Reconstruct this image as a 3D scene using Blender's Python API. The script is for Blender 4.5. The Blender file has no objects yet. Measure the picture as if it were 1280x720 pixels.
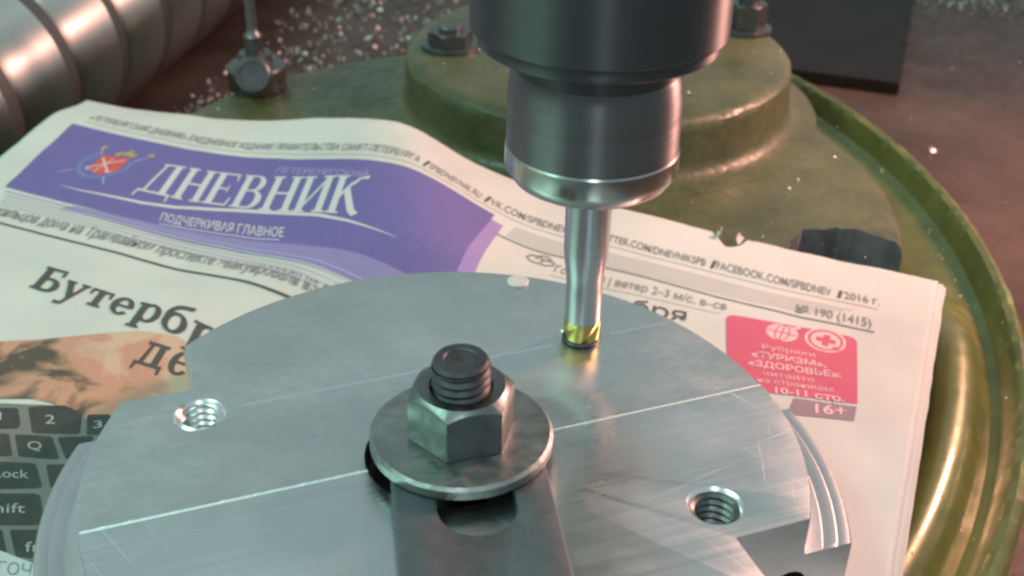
import bpy, bmesh, math, random
from mathutils import Matrix, Vector, noise as mnoise
random.seed(7)
MM = 0.001
R = math.radians
scene = bpy.context.scene
C = scene.collection

# ------------------------------------------------------------------ camera
cam_d = bpy.data.cameras.new('camera')
cam_d.sensor_width = 36.0
cam_d.lens = 36.0 * 1500 / 1280
cam_d.clip_start = 0.005
cam_d.clip_end = 20
cam = bpy.data.objects.new('camera', cam_d)
C.objects.link(cam)
cam.matrix_world = Matrix.Translation((0, 0, 0.185)) @ Matrix.Rotation(R(90 - 31.37), 4, 'X') @ Matrix.Rotation(R(1.14), 4, 'Z')
cam_d.dof.use_dof = True
cam_d.dof.focus_distance = 0.27
cam_d.dof.aperture_fstop = 24
scene.camera = cam

# ------------------------------------------------------------------ world and lamps
w = bpy.data.worlds.new('World')
scene.world = w
w.use_nodes = True
bg = w.node_tree.nodes['Background']
bg.inputs[0].default_value = (0.74, 0.96, 1.0, 1)
bg.inputs[1].default_value = 0.46


def lamp(name, loc, target, size, power, col, shape='DISK', size_y=None):
    d = bpy.data.lights.new(name, 'AREA')
    d.shape = shape
    d.size = size
    if size_y:
        d.size_y = size_y
    d.energy = power
    d.color = col
    o = bpy.data.objects.new(name, d)
    C.objects.link(o)
    o.location = Vector(loc) * MM
    o.rotation_euler = (Vector(target) - Vector(loc)).to_track_quat('-Z', 'Y').to_euler()
    return o


lamp('ceiling_lamp', (-460, 170, 600), (-100, 300, 0), 0.50, 2.5, (0.55, 1.0, 0.78), 'RECTANGLE', 0.25)
lamp('work_lamp', (350, 455, 215), (95, 300, 0), 0.08, 2.6, (1.0, 0.47, 0.37))
lamp('front_lamp', (30, -260, 620), (0, 230, 20), 0.10, 0.6, (0.80, 0.97, 1.0))

vs = scene.view_settings
vs.view_transform = 'Standard'
vs.look = 'None'
vs.exposure = 0
vs.gamma = 1
scene.cycles.use_denoising = True
scene.cycles.max_bounces = 8
scene.cycles.filter_width = 2.6

# ------------------------------------------------------------------ materials
MAT = {}


def nt_new(name):
    m = bpy.data.materials.new(name)
    m.use_nodes = True
    n = m.node_tree
    b = n.nodes['Principled BSDF']
    return m, n, b


def mat(name, col, rough=0.5, metal=0.0, var=0.0, vscale=60, bump=0.0, bscale=400, stretch=(1, 1, 1), rvar=0.0, coat=0.0, col2=None, rot=0.0, aniso=0.0, spec=0.5):
    """procedural surface: base colour with noise variation, stretched noise for grain, fine bump"""
    m, n, b = nt_new(name)
    N, L = n.nodes, n.links
    b.inputs['Roughness'].default_value = rough
    b.inputs['Metallic'].default_value = metal
    b.inputs['Coat Weight'].default_value = coat
    b.inputs['Specular IOR Level'].default_value = spec
    tc = N.new('ShaderNodeTexCoord')
    mp = N.new('ShaderNodeMapping')
    mp.inputs['Scale'].default_value = stretch
    mp.inputs['Rotation'].default_value = (0, 0, rot)
    L.new(tc.outputs['Object'], mp.inputs['Vector'])
    if aniso:      # turning marks run round the local z axis and stretch highlights along it
        tg = N.new('ShaderNodeTangent')
        tg.direction_type = 'RADIAL'
        tg.axis = 'Z'
        b.inputs['Anisotropic'].default_value = aniso
        b.inputs['Anisotropic Rotation'].default_value = 0.25
        L.new(tg.outputs[0], b.inputs['Tangent'])
    c4 = (*col, 1)
    if var > 0 or col2:
        nz = N.new('ShaderNodeTexNoise')
        nz.inputs['Scale'].default_value = vscale
        nz.inputs['Detail'].default_value = 6
        nz.inputs['Roughness'].default_value = 0.65
        L.new(mp.outputs[0], nz.inputs['Vector'])
        mx = N.new('ShaderNodeMix')
        mx.data_type = 'RGBA'
        lo = [max(0, c * (1 - var)) for c in col]
        hi = [min(1, c * (1 + var)) for c in col] if not col2 else col2
        mx.inputs[6].default_value = (*lo, 1)
        mx.inputs[7].default_value = (*hi, 1)
        rp = N.new('ShaderNodeMapRange')
        rp.inputs[1].default_value = 0.32
        rp.inputs[2].default_value = 0.68
        L.new(nz.outputs['Fac'], rp.inputs[0])
        L.new(rp.outputs[0], mx.inputs[0])
        L.new(mx.outputs[2], b.inputs['Base Color'])
    else:
        b.inputs['Base Color'].default_value = c4
    if bump > 0 or rvar > 0:
        nb = N.new('ShaderNodeTexNoise')
        nb.inputs['Scale'].default_value = bscale
        nb.inputs['Detail'].default_value = 4
        L.new(mp.outputs[0], nb.inputs['Vector'])
        if bump > 0:
            bp = N.new('ShaderNodeBump')
            bp.inputs['Strength'].default_value = bump
            bp.inputs['Distance'].default_value = 0.0004
            L.new(nb.outputs['Fac'], bp.inputs['Height'])
            L.new(bp.outputs[0], b.inputs['Normal'])
        if rvar > 0:
            mr = N.new('ShaderNodeMapRange')
            mr.inputs[1].default_value = 0.3
            mr.inputs[2].default_value = 0.7
            mr.inputs[3].default_value = max(0.02, rough - rvar)
            mr.inputs[4].default_value = min(1, rough + rvar)
            L.new(nb.outputs['Fac'], mr.inputs[0])
            L.new(mr.outputs[0], b.inputs['Roughness'])
    MAT[name] = m
    return m


mat('paper', (0.61, 0.61, 0.57), 0.9, var=0.09, vscale=15, bump=0.5, bscale=70)
mat('paper_back', (0.57, 0.57, 0.53), 0.9, var=0.05, vscale=40)
mat('ink_grey', (0.24, 0.24, 0.24), 0.85)
mat('ink_dark', (0.085, 0.082, 0.08), 0.8)
mat('ink_faint', (0.45, 0.44, 0.43), 0.9)
mat('ink_lavender', (0.53, 0.49, 0.60), 0.9, var=0.04)
mat('print_purple', (0.155, 0.13, 0.36), 0.75, var=0.05, vscale=300, bump=0.2, bscale=900)
mat('print_violet', (0.33, 0.24, 0.52), 0.8, var=0.05, vscale=300)
mat('print_white', (0.62, 0.61, 0.62), 0.85)
mat('print_legend', (0.42, 0.42, 0.40), 0.85)
mat('print_swash', (0.27, 0.235, 0.47), 0.85, var=0.05, vscale=200)
mat('print_lilac', (0.42, 0.38, 0.62), 0.85)
mat('print_red', (0.58, 0.11, 0.18), 0.75, var=0.06, vscale=200, bump=0.2, bscale=900)
mat('print_pink', (0.80, 0.52, 0.53), 0.8)
mat('print_shield', (0.62, 0.10, 0.09), 0.8)
mat('print_blue', (0.16, 0.20, 0.44), 0.8)
mat('print_gold', (0.45, 0.32, 0.14), 0.8)
mat('print_key', (0.05, 0.052, 0.048), 0.7, var=0.2, vscale=300)
mat('print_keybed', (0.19, 0.19, 0.175), 0.8, var=0.1, vscale=200)
mat('print_box', (0.30, 0.22, 0.26), 0.8)
mat('print_skin', (0.24, 0.13, 0.08), 0.8, var=0.2, vscale=40, col2=(0.60, 0.30, 0.21))
mat('print_bread', (0.50, 0.30, 0.15), 0.8, var=0.35, vscale=90)
mat('print_shade', (0.055, 0.045, 0.035), 0.8, var=0.3, vscale=150)

m_, n_, b_ = nt_new('print_photo')
tc_ = n_.nodes.new('ShaderNodeTexCoord')
nz_ = n_.nodes.new('ShaderNodeTexNoise')
nz_.inputs['Scale'].default_value = 75
nz_.inputs['Detail'].default_value = 5
nz_.inputs['Distortion'].default_value = 0.8
cr_ = n_.nodes.new('ShaderNodeValToRGB')
cr_.color_ramp.elements[0].position = .34
cr_.color_ramp.elements[0].color = (0.10, 0.08, 0.065, 1)
cr_.color_ramp.elements[1].position = .70
cr_.color_ramp.elements[1].color = (0.62, 0.42, 0.30, 1)
for p_, c_ in ((.41, (.30, .18, .12, 1)), (.48, (.56, .30, .20, 1)), (.58, (.58, .28, .21, 1))):
    e_ = cr_.color_ramp.elements.new(p_)
    e_.color = c_
n_.links.new(tc_.outputs['Object'], nz_.inputs['Vector'])
sx_ = n_.nodes.new('ShaderNodeSeparateXYZ')
n_.links.new(tc_.outputs['Object'], sx_.inputs[0])
ma_ = n_.nodes.new('ShaderNodeMath')
ma_.operation = 'MULTIPLY_ADD'
ma_.inputs[1].default_value = 9.0
ma_.inputs[2].default_value = 9.0 * 0.149 - 0.0
n_.links.new(sx_.outputs[1], ma_.inputs[0])
mb_ = n_.nodes.new('ShaderNodeMath')
mb_.operation = 'MULTIPLY_ADD'
mb_.inputs[1].default_value = 5.0
mb_.inputs[2].default_value = -5.0 * 0.116 - 0.07
n_.links.new(sx_.outputs[0], mb_.inputs[0])
ad_ = n_.nodes.new('ShaderNodeMath')
ad_.operation = 'ADD'
n_.links.new(ma_.outputs[0], ad_.inputs[0])
n_.links.new(mb_.outputs[0], ad_.inputs[1])
ae_ = n_.nodes.new('ShaderNodeMath')
ae_.operation = 'ADD'
n_.links.new(ad_.outputs[0], ae_.inputs[0])
n_.links.new(nz_.outputs['Fac'], ae_.inputs[1])
n_.links.new(ae_.outputs[0], cr_.inputs['Fac'])
n_.links.new(cr_.outputs[0], b_.inputs['Base Color'])
b_.inputs['Roughness'].default_value = .85
MAT['print_photo'] = m_

mat('cast_green', (0.064, 0.082, 0.034), 0.42, var=0.3, vscale=26, bump=0.7, bscale=300, rvar=0.14, col2=(0.115, 0.122, 0.055))
mat('rim_green', (0.15, 0.165, 0.045), 0.34, metal=0.2, var=0.25, vscale=40, bump=0.08, bscale=140, rvar=0.1, coat=0.2)
mat('raw_iron', (0.15, 0.145, 0.15), 0.6, var=0.3, vscale=120, bump=0.8, bscale=300)
mat('table_steel', (0.088, 0.060, 0.048), 0.36, metal=0.0, var=0.35, vscale=14, bump=0.4, bscale=150, rvar=0.15, spec=0.12)
mat('dark_plate', (0.016, 0.011, 0.009), 0.5, metal=0.0, var=0.3, vscale=30, bump=0.3, bscale=150, spec=0.15)
mat('chip', (0.60, 0.60, 0.58), 0.42, metal=1.0)

def alu(name, col, rough, grain, gamp, scratch, smudge=0.06):
    m, n, b = nt_new(name)
    N, L = n.nodes, n.links
    b.inputs['Metallic'].default_value = 1.0
    tc = N.new('ShaderNodeTexCoord')

    def noise(scale3, rot, sc=1.0, det=3):
        mp = N.new('ShaderNodeMapping')
        mp.vector_type = 'TEXTURE' if False else 'POINT'
        mp.inputs['Scale'].default_value = scale3
        rm = N.new('ShaderNodeVectorRotate')
        rm.rotation_type = 'Z_AXIS'
        rm.inputs['Angle'].default_value = rot
        L.new(tc.outputs['Object'], rm.inputs['Vector'])
        L.new(rm.outputs[0], mp.inputs['Vector'])
        z = N.new('ShaderNodeTexNoise')
        z.inputs['Scale'].default_value = sc
        z.inputs['Detail'].default_value = det
        L.new(mp.outputs[0], z.inputs['Vector'])
        return z.outputs['Fac']

    def ramp(x, a, b_, lo, hi):
        r = N.new('ShaderNodeMapRange')
        r.inputs[1].default_value = a
        r.inputs[2].default_value = b_
        r.inputs[3].default_value = lo
        r.inputs[4].default_value = hi
        L.new(x, r.inputs[0])
        return r.outputs[0]

    def math_(op, a, b_):
        q = N.new('ShaderNodeMath')
        q.operation = op
        for i, v in enumerate((a, b_)):
            if isinstance(v, (int, float)):
                q.inputs[i].default_value = v
            else:
                L.new(v, q.inputs[i])
        return q.outputs[0]
    g = noise(grain, 0.0)
    s1 = ramp(noise((22, 1900, 200), R(68), 1, 2), .66, .74, 0, 1)
    s2 = ramp(noise((14, 1500, 200), R(-12), 1, 2), .69, .76, 0, 1)
    s3 = ramp(noise((30, 1300, 200), R(115), 1, 2), .70, .77, 0, 1)
    patch = ramp(noise((28, 28, 28), 0, 1, 2), .42, .62, 0, 1)
    sc = math_('MULTIPLY', math_('MAXIMUM', math_('MAXIMUM', s1, s2), s3), math_('MULTIPLY', patch, scratch))
    sm_ = noise((42, 42, 42), .4, 1, 6)
    ro = math_('ADD', math_('ADD', ramp(g, .3, .7, rough - gamp, rough + gamp), ramp(sm_, .35, .65, -smudge, smudge)), math_('MULTIPLY', sc, 0.14))
    L.new(ro, b.inputs['Roughness'])
    val = math_('ADD', math_('ADD', ramp(g, .3, .7, .95, 1.04), ramp(sm_, .3, .7, -.045, .045)), math_('MULTIPLY', sc, 0.22))
    vm = N.new('ShaderNodeVectorMath')
    vm.operation = 'SCALE'
    vm.inputs[0].default_value = col
    L.new(val, vm.inputs['Scale'])
    L.new(vm.outputs[0], b.inputs['Base Color'])
    h = math_('ADD', math_('MULTIPLY', g, .35), math_('MULTIPLY', sc, -.6))
    bp = N.new('ShaderNodeBump')
    bp.inputs['Strength'].default_value = .05
    bp.inputs['Distance'].default_value = .0003
    L.new(h, bp.inputs['Height'])
    L.new(bp.outputs[0], b.inputs['Normal'])
    MAT[name] = m


# turned and milled aluminium, the grain runs along the milled step (local x of the disc)
alu('aluminium', (0.66, 0.70, 0.69), 0.32, (16, 1900, 300), .035, 1.0)
alu('aluminium_matt', (0.64, 0.665, 0.645), 0.34, (300, 900, 900), .02, .45)
alu('aluminium_cut', (0.66, 0.68, 0.69), 0.58, (300, 900, 900), .03, .5)
alu('aluminium_fresh', (0.63, 0.65, 0.655), 0.33, (10, 700, 300), .03, .7)
mat('aluminium_turned', (0.60, 0.61, 0.61), 0.36, metal=1.0, var=0.05, vscale=60, bump=0.1, bscale=500)
mat('aluminium_bright', (0.86, 0.87, 0.86), 0.24, metal=1.0)
mat('burr_glint', (0.92, 0.94, 0.92), 0.55, metal=0.6)  # the burr's glint is put into this near-white colour
mat('pale_pin', (0.62, 0.62, 0.60), 0.55, metal=0.2, var=0.06, vscale=300)
mat('strap_steel', (0.185, 0.215, 0.23), 0.56, metal=1.0, var=0.10, vscale=50, bump=0.04, bscale=500, rvar=0.05)
mat('stud_black', (0.10, 0.105, 0.11), 0.46, metal=0.8, var=0.25, vscale=200, bump=0.2, bscale=600)
mat('slot_floor', (0.26, 0.30, 0.35), 0.25, metal=0.35, var=0.1, vscale=120, bump=0.1, bscale=200)
mat('black_oxide_and_shade', (0.15, 0.155, 0.155), 0.38, metal=0.9, var=0.25, vscale=200, bump=0.3, bscale=600, rvar=0.1)  # black finish of bolts and screw, also shade painted in holes and under tip
mat('nut_steel', (0.205, 0.225, 0.225), 0.36, metal=1.0, var=0.15, vscale=150, bump=0.2, bscale=500, rvar=0.08)
mat('washer_steel', (0.31, 0.33, 0.32), 0.42, metal=1.0, var=0.25, vscale=160, bump=0.7, bscale=300, rvar=0.1)
mat('spindle_steel', (0.11, 0.112, 0.118), 0.44, metal=1.0, var=0.04, vscale=1, stretch=(30, 30, 1500), rvar=0.02, bscale=1, aniso=0.96)
mat('nut_grey', (0.19, 0.185, 0.19), 0.42, metal=1.0, var=0.05, vscale=1, stretch=(30, 30, 1500), rvar=0.02, bscale=1, aniso=0.95)
mat('nut_bright', (0.42, 0.42, 0.40), 0.24, metal=1.0, aniso=0.6)
mat('carbide', (0.52, 0.54, 0.55), 0.28, metal=1.0, aniso=0.8, var=0.04, vscale=1, stretch=(80, 80, 1500))
mat('titanium_nitride', (0.56, 0.46, 0.15), 0.26, metal=1.0, aniso=0.6)
mat('chrome', (0.72, 0.69, 0.65), 0.46, metal=1.0, var=0.05, vscale=30, rvar=0.03, bscale=200, aniso=0.97)
mat('groove_grey', (0.16, 0.15, 0.14), 0.45, metal=0.8)


# ------------------------------------------------------------------ mesh helpers (all sizes in millimetres, local to the parent)
def thing(name, label, cat, loc=(0, 0, 0), rz=0.0, group=None):
    o = bpy.data.objects.new(name, None)
    o.empty_display_size = 0.01
    C.objects.link(o)
    o.location = Vector(loc) * MM
    o.rotation_euler = (0, 0, rz)
    o['label'] = label
    o['category'] = cat
    if group:
        o['group'] = group
    return o


def tag(o, label, cat, group=None):
    o['label'] = label
    o['category'] = cat
    if group:
        o['group'] = group
    return o


def mk(name, bm, mats, parent=None, smooth=35, loc=None, rz=None, recalc=True):
    if recalc:
        bmesh.ops.recalc_face_normals(bm, faces=bm.faces)
    me = bpy.data.meshes.new(name)
    bm.to_mesh(me)
    bm.free()
    me.transform(Matrix.Scale(MM, 4))
    for m in (mats if isinstance(mats, (list, tuple)) else [mats]):
        me.materials.append(MAT[m])
    if smooth:
        me.shade_smooth()
        me.set_sharp_from_angle(angle=R(smooth))
    o = bpy.data.objects.new(name, me)
    C.objects.link(o)
    if parent:
        o.parent = parent
    if loc:
        o.location = Vector(loc) * MM
    if rz is not None:
        o.rotation_euler = (0, 0, rz)
    return o


def lathe(bm, prof, seg=96, c=(0, 0), closed=False, a0=0.0, a1=2 * math.pi, mi=0, jit=None):
    """revolve (radius, z) points about the z axis through c"""
    full = abs(a1 - a0 - 2 * math.pi) < 1e-6
    n = seg if full else seg + 1
    rings = []
    for i in range(n):
        a = a0 + (a1 - a0) * i / seg
        ring = []
        for k, (r, z) in enumerate(prof):
            dr = dz = 0
            if jit:
                dr, dz = jit(k, a)
            if r < 1e-6 and full:
                ring.append(None)
            else:
                ring.append(bm.verts.new((c[0] + (r + dr) * math.cos(a), c[1] + (r + dr) * math.sin(a), z + dz)))
        rings.append(ring)
    poles = {k: bm.verts.new((c[0], c[1], z)) for k, (r, z) in enumerate(prof) if r < 1e-6 and full}
    np_ = len(prof)
    for i in range(seg):
        A, B = rings[i], rings[(i + 1) % n]
        for k in range(np_ if closed else np_ - 1):
            k2 = (k + 1) % np_
            q = [A[k] or poles[k], B[k] or poles[k], B[k2] or poles[k2], A[k2] or poles[k2]]
            u = []
            for x in q:
                if x not in u:
                    u.append(x)
            if len(u) > 2:
                f = bm.faces.new(u)
                f.material_index = mi
    return bm


def box(bm, x0, x1, y0, y1, z0, z1, mi=0):
    v = [bm.verts.new(p) for p in ((x0, y0, z0), (x1, y0, z0), (x1, y1, z0), (x0, y1, z0), (x0, y0, z1), (x1, y0, z1), (x1, y1, z1), (x0, y1, z1))]
    for q in ((0, 3, 2, 1), (4, 5, 6, 7), (0, 1, 5, 4), (1, 2, 6, 5), (2, 3, 7, 6), (3, 0, 4, 7)):
        bm.faces.new([v[i] for i in q]).material_index = mi
    return bm


def prism(bm, pts, z0, z1, mi=0):
    a = [bm.verts.new((x, y, z0)) for x, y in pts]
    b = [bm.verts.new((x, y, z1)) for x, y in pts]
    n = len(pts)
    bm.faces.new(a[::-1]).material_index = mi
    bm.faces.new(b).material_index = mi
    for i in range(n):
        bm.faces.new((a[i], a[(i + 1) % n], b[(i + 1) % n], b[i])).material_index = mi
    return bm


def carve(o, cutters, op='DIFFERENCE', bevel=0.0):
    """apply exact booleans (cutters are throw-away objects in the same local space)"""
    for c in cutters:
        m = o.modifiers.new('b', 'BOOLEAN')
        m.operation = op
        m.solver = 'EXACT'
        m.object = c
        m.material_mode = 'TRANSFER'
        c.parent = o.parent
    if bevel:
        m = o.modifiers.new('v', 'BEVEL')
        m.width = bevel * MM
        m.segments = 2
        m.limit_method = 'ANGLE'
        m.angle_limit = R(40)
        m.use_clamp_overlap = True
    bpy.context.view_layer.update()
    dg = bpy.context.evaluated_depsgraph_get()
    me = bpy.data.meshes.new_from_object(o.evaluated_get(dg))
    o.modifiers.clear()
    o.data = me
    me.shade_smooth()
    me.set_sharp_from_angle(angle=R(28))
    for c in cutters:
        bpy.data.objects.remove(c)
    return o


def cyl(bm, c, r, z0, z1, seg=64, mi=0):
    return lathe(bm, [(0, z0), (r, z0), (r, z1), (0, z1)], seg, c, mi=mi)


def sm(a, b, x):
    x = min(1.0, max(0.0, (x - a) / (b - a)))
    return x * x * (3 - 2 * x)


# ------------------------------------------------------------------ the setting: machine table
ZT = -64.0
bm = bmesh.new()
bmesh.ops.create_grid(bm, x_segments=60, y_segments=60, size=1400)
for v in bm.verts:
    v.co.z = ZT + 0.5 * mnoise.noise(v.co * 0.012)
    v.co.y += 700
o = mk('machine_table', bm, 'table_steel', smooth=60)
o['kind'] = 'structure'

# dark steel plate lying on the table, right rear
bm = bmesh.new()
box(bm, -95, 0, 0, 230, 0, 7)
bmesh.ops.bevel(bm, geom=bm.edges[:], offset=0.8, segments=2, affect='EDGES')
tag(mk('steel_plate', bm, 'dark_plate', loc=(209, 618, ZT + 0.3), rz=R(-18)), 'flat dark blackened steel plate lying on the brown table behind the green casting', 'plate')

# ------------------------------------------------------------------ green cast machine base
base = thing('machine_base', 'olive green painted cast iron machine base with round pedestal and curved trough rim', 'machine base', (0, 0, ZT))
BZ = -ZT  # local height of world z = 0


def lz(p):
    return [(r, z + BZ) for r, z in p]


bm = bmesh.new()
lathe(bm, lz([(0, -3), (131, -3), (135, -3.6), (137, -5.5), (137.6, -9), (137.6, -52), (142, -60), (146, -63.6), (0, -63.6)]), 160, (-6, 376),
      jit=lambda k, a: (0.5 * mnoise.noise(Vector((math.cos(a) * 9, math.sin(a) * 9, k))), 0.25 * mnoise.noise(Vector((math.cos(a) * 14, math.sin(a) * 14, k + 5))) if k > 0 else 0))
body = mk('base_body', bm, ['cast_green', 'raw_iron'], base)
bm = bmesh.new()
n = 90
pts = []
for i in range(n):
    a = 2 * math.pi * i / n
    rr = 22 * (1 + 0.10 * mnoise.noise(Vector((math.cos(a) * 3, math.sin(a) * 3, 1))) + .04 * mnoise.noise(Vector((math.cos(a) * 9, math.sin(a) * 9, 2))))
    pts.append((108 + rr * 1.05 * math.cos(a), 326 + rr * 1.12 * math.sin(a)))
prism(bm, pts, BZ - 15, BZ + 5)
cut = mk('cut', bm, ['raw_iron'], None, 0)
carve(body, [cut])

bm = bmesh.new()
lathe(bm, lz([(0, 20), (70, 20), (73.5, 19.3), (75.4, 17.6), (76, 15), (76.3, 3.5), (77.2, 0.8), (79.5, -1.2), (83, -2.3), (88, -2.9), (88, -6), (0, -6)]), 128, (32, 455),
      jit=lambda k, a: (0.35 * mnoise.noise(Vector((math.cos(a) * 6, math.sin(a) * 6, k * .3))), 0))
mk('pedestal', bm, 'cast_green', base)

prof = [(232, -63.4), (232, -40), (260, -37), (273, -25), (281, -11.5), (284.5, -8.8), (288, -8.5), (290.8, -10), (293.2, -13), (295.2, -16.5), (297.6, -18.4), (300, -17), (301.8, -12.8), (303.2, -9.6), (305, -8.6), (306.8, -9.6), (308, -12), (309, -63.4)]


def rimj(k, a):
    f = 0.55 if 13 <= k <= 16 else 0.06
    p = Vector((a * 60, k * .7, 0))
    low = {3: 4, 4: 13, 5: 14, 6: 13, 7: 10.5, 8: 6.5, 9: 2.5}.get(k, 0) * sm(R(-15), R(-2), a)    # the shoulder sinks away towards the rear
    return (f * 0.8 * mnoise.noise(p) + f * 0.5 * mnoise.noise(p * 3.7), f * 0.35 * mnoise.noise(p * 1.7 + Vector((9, 2, 1))) - low)


bm = bmesh.new()
lathe(bm, lz(prof), 260, (-148, 363), closed=True, a0=R(-50), a1=R(40), jit=rimj)
mk('trough_rim', bm, 'rim_green', base)
bm = bmesh.new()
lathe(bm, lz([(0, -54), (152, -54), (155, -55.5), (156.5, -58), (157, -63.5), (0, -63.5)]), 128, (-6, 376))
mk('base_skirt', bm, 'cast_green', base)


def hexpts(rc, a0=0.0, c=(0, 0)):
    return [(c[0] + rc * math.cos(a0 + i * math.pi / 3), c[1] + rc * math.sin(a0 + i * math.pi / 3)) for i in range(6)]


def hexbolt(name, loc, rot, rc=9, h=7, stub=4, label='', group=None):
    t = thing(name, label, 'bolt', loc, rot, group)
    bm = bmesh.new()
    lathe(bm, [(0, 0), (rc * 1.3, 0), (rc * 1.3, 1.6), (rc * 1.22, 1.9), (0, 1.9)], 48)
    mk('washer', bm, 'black_oxide_and_shade', t)
    bm = bmesh.new()
    prism(bm, hexpts(rc), 1.9, 1.9 + h)
    o = mk('head', bm, 'black_oxide_and_shade', t)
    bm = bmesh.new()
    lathe(bm, [(0, 1), (rc * 1.2, 1), (rc * 1.2, h), (rc * 1.06, h + .6), (rc * .86, 1.9 + h - .02), (0, 1.9 + h - .02)], 48)
    carve(o, [mk('c', bm, 'black_oxide_and_shade', None, 0)], 'INTERSECT')
    if stub:
        bm = bmesh.new()
        lathe(bm, [(0, h), (rc * .52, h), (rc * .52, 1.9 + h + stub - .6), (rc * .45, 1.9 + h + stub), (0, 1.9 + h + stub)], 32)
        mk('stud_end', bm, 'black_oxide_and_shade', t)
    return t


G = 'bolts holding down the green pedestal'
hexbolt('pedestal_bolt', (-26, 452, 20), 0.2, h=5, stub=2, label='dark hex bolt on the left side of the green pedestal top', group=G)
hexbolt('pedestal_bolt', (94, 478, 20), 0.9, rc=8, h=10, stub=10, label='dark hex bolt at the rear of the green pedestal top, by the frame edge', group=G)

# ------------------------------------------------------------------ ribbed steel cylinder, left rear
ct = thing('ribbed_cylinder', 'large polished steel cylinder with dark ring grooves lying on the table', 'cylinder', (-233, 530, ZT + 50.5))
ct.rotation_euler = (R(90), 0, R(-10.0))      # its axis lies level, running away from the camera
bm = bmesh.new()
z = -330
prof = [(0, -330)]
pitch = 46.0
k = 0
x = 330
# local +z points towards the camera after the turn
zz = -330.0
grooves = []
while zz < 150:
    grooves.append(zz)
    prof += [(49, zz), (50, zz + 1.2), (50, zz + pitch - 11), (49, zz + pitch - 9.8), (47.6, zz + pitch - 9), (47.6, zz + pitch - .8)]
    zz += pitch
prof += [(0, zz)]
lathe(bm, prof, 128)
mk('barrel', bm, 'chrome', ct, 50)
for zz in grooves:
    bm = bmesh.new()
    lathe(bm, [(47.4, zz + pitch - 8.8), (48.3, zz + pitch - 8.8), (48.3, zz + pitch - 1), (47.4, zz + pitch - 1)], 96, closed=True)
    mk('groove_band', bm, 'groove_grey', ct, 40)

# clamp screw standing behind the newspaper
kt = thing('clamp_screw', 'dark clamp screw with thin upright rod and round head behind the newspaper', 'clamp', (-106, 463, -3))
bm = bmesh.new()
lathe(bm, [(0, 0.1), (11.4, 0.1), (11.8, .6), (11.8, 9), (11, 10), (7, 10.6), (6.4, 15), (0, 15)], 64)
mk('collar', bm, 'black_oxide_and_shade', kt)
bm = bmesh.new()
lathe(bm, [(0, 14), (3.8, 14), (3.8, 22), (2.3, 24), (2.1, 26), (2.1, 130), (0, 130)], 40)
mk('rod', bm, 'black_oxide_and_shade', kt)
bm = bmesh.new()
lathe(bm, [(0, -6), (6.6, -6), (7.2, -5.4), (7.2, 12), (6.5, 12.7), (5.2, 12.7), (5.0, 11.8), (0, 11.5)], 64)
o = mk('round_head', bm, 'black_oxide_and_shade', kt, loc=(1, -6, 8.2))
o.rotation_euler = (R(72), 0, R(6))


# ------------------------------------------------------------------ swarf
def flakes(name, spots, mat_, smin, smax, lab, cat):
    bm = bmesh.new()
    for (x, y, zc) in spots:
        s = random.uniform(smin, smax)
        if random.random() < .12:
            s *= 1.6
        m = Matrix.Translation((x, y, zc)) @ Matrix.Rotation(random.uniform(0, 6.3), 4, 'Z') @ Matrix.Rotation(random.uniform(-.9, .9), 4, 'X') @ Matrix.Rotation(random.uniform(-.6, .6), 4, 'Y')
        nseg = 5
        tot = random.uniform(1.2, 3.6)
        rad = s / tot * 1.4
        wd = s * random.uniform(.25, .55)
        A, B = [], []
        for i in range(nseg + 1):
            a = tot * i / nseg
            tap = .35 + .65 * math.sin(math.pi * (i + .6) / (nseg + 1.2))
            A.append(bm.verts.new(m @ Vector((rad * math.sin(a), -wd * tap / 2, rad * (1 - math.cos(a))))))
            B.append(bm.verts.new(m @ Vector((rad * math.sin(a) + wd * .3, wd * tap / 2, rad * (1 - math.cos(a))))))
        for i in range(nseg):
            bm.faces.new((A[i], A[i + 1], B[i + 1], B[i]))
    o = mk(name, bm, mat_, None, 0)
    o['kind'] = 'stuff'
    tag(o, lab, cat)
    return o


sp = []
while len(sp) < 2200:
    x, y = random.uniform(-200, 40), random.uniform(500, 800)
    xl = -178 + (y - 528) * 0.176 - 2
    if x < xl or math.hypot(x + 6, y - 376) < 159:
        continue
    d = mnoise.noise(Vector((x * .03, y * .03, 3)))
    if random.random() < .45 + .9 * d:
        sp.append((x, y, ZT + random.uniform(.6, 2)))
k = 0
while k < 420:
    y = random.uniform(470, 660)
    x = -178 + (y - 528) * .176 + abs(random.gauss(0, 38)) - 4
    if math.hypot(x + 6, y - 376) > 160:
        sp.append((x, y, ZT + random.uniform(.6, 3)))
        k += 1
flakes('metal_chips', sp, 'chip', .7, 3.6, 'bright curled metal chips scattered over the dark table at upper left', 'metal chips')
sp = []
while len(sp) < 420:
    x, y = random.gauss(325, 42), random.gauss(782, 14)
    if x > 232:
        sp.append((x, y, ZT + random.uniform(.6, 5)))
for i in range(60):
    sp.append((random.uniform(170, 330), random.uniform(450, 760), ZT + .8))
flakes('metal_chips', sp, 'chip', .8, 2.6, 'heap of bright metal chips on the brown table at upper right', 'metal chips')
sp = []
for i in range(420):
    a, r_ = random.uniform(0, 6.28), 137 * math.sqrt(random.random())
    sp.append((-6 + r_ * math.cos(a), 376 + r_ * math.sin(a), -2.75))
for i in range(170):
    a, r_ = random.uniform(0, 6.28), 72 * math.sqrt(random.random())
    sp.append((32 + r_ * math.cos(a), 455 + r_ * math.sin(a), 20.25))
for i in range(110):
    a, r_ = R(random.uniform(-38, 30)), random.uniform(288, 304)
    zz = -18 + abs(r_ - 297) * 1.0
    sp.append((-148 + r_ * math.cos(a), 363 + r_ * math.sin(a), zz + .5))
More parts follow.
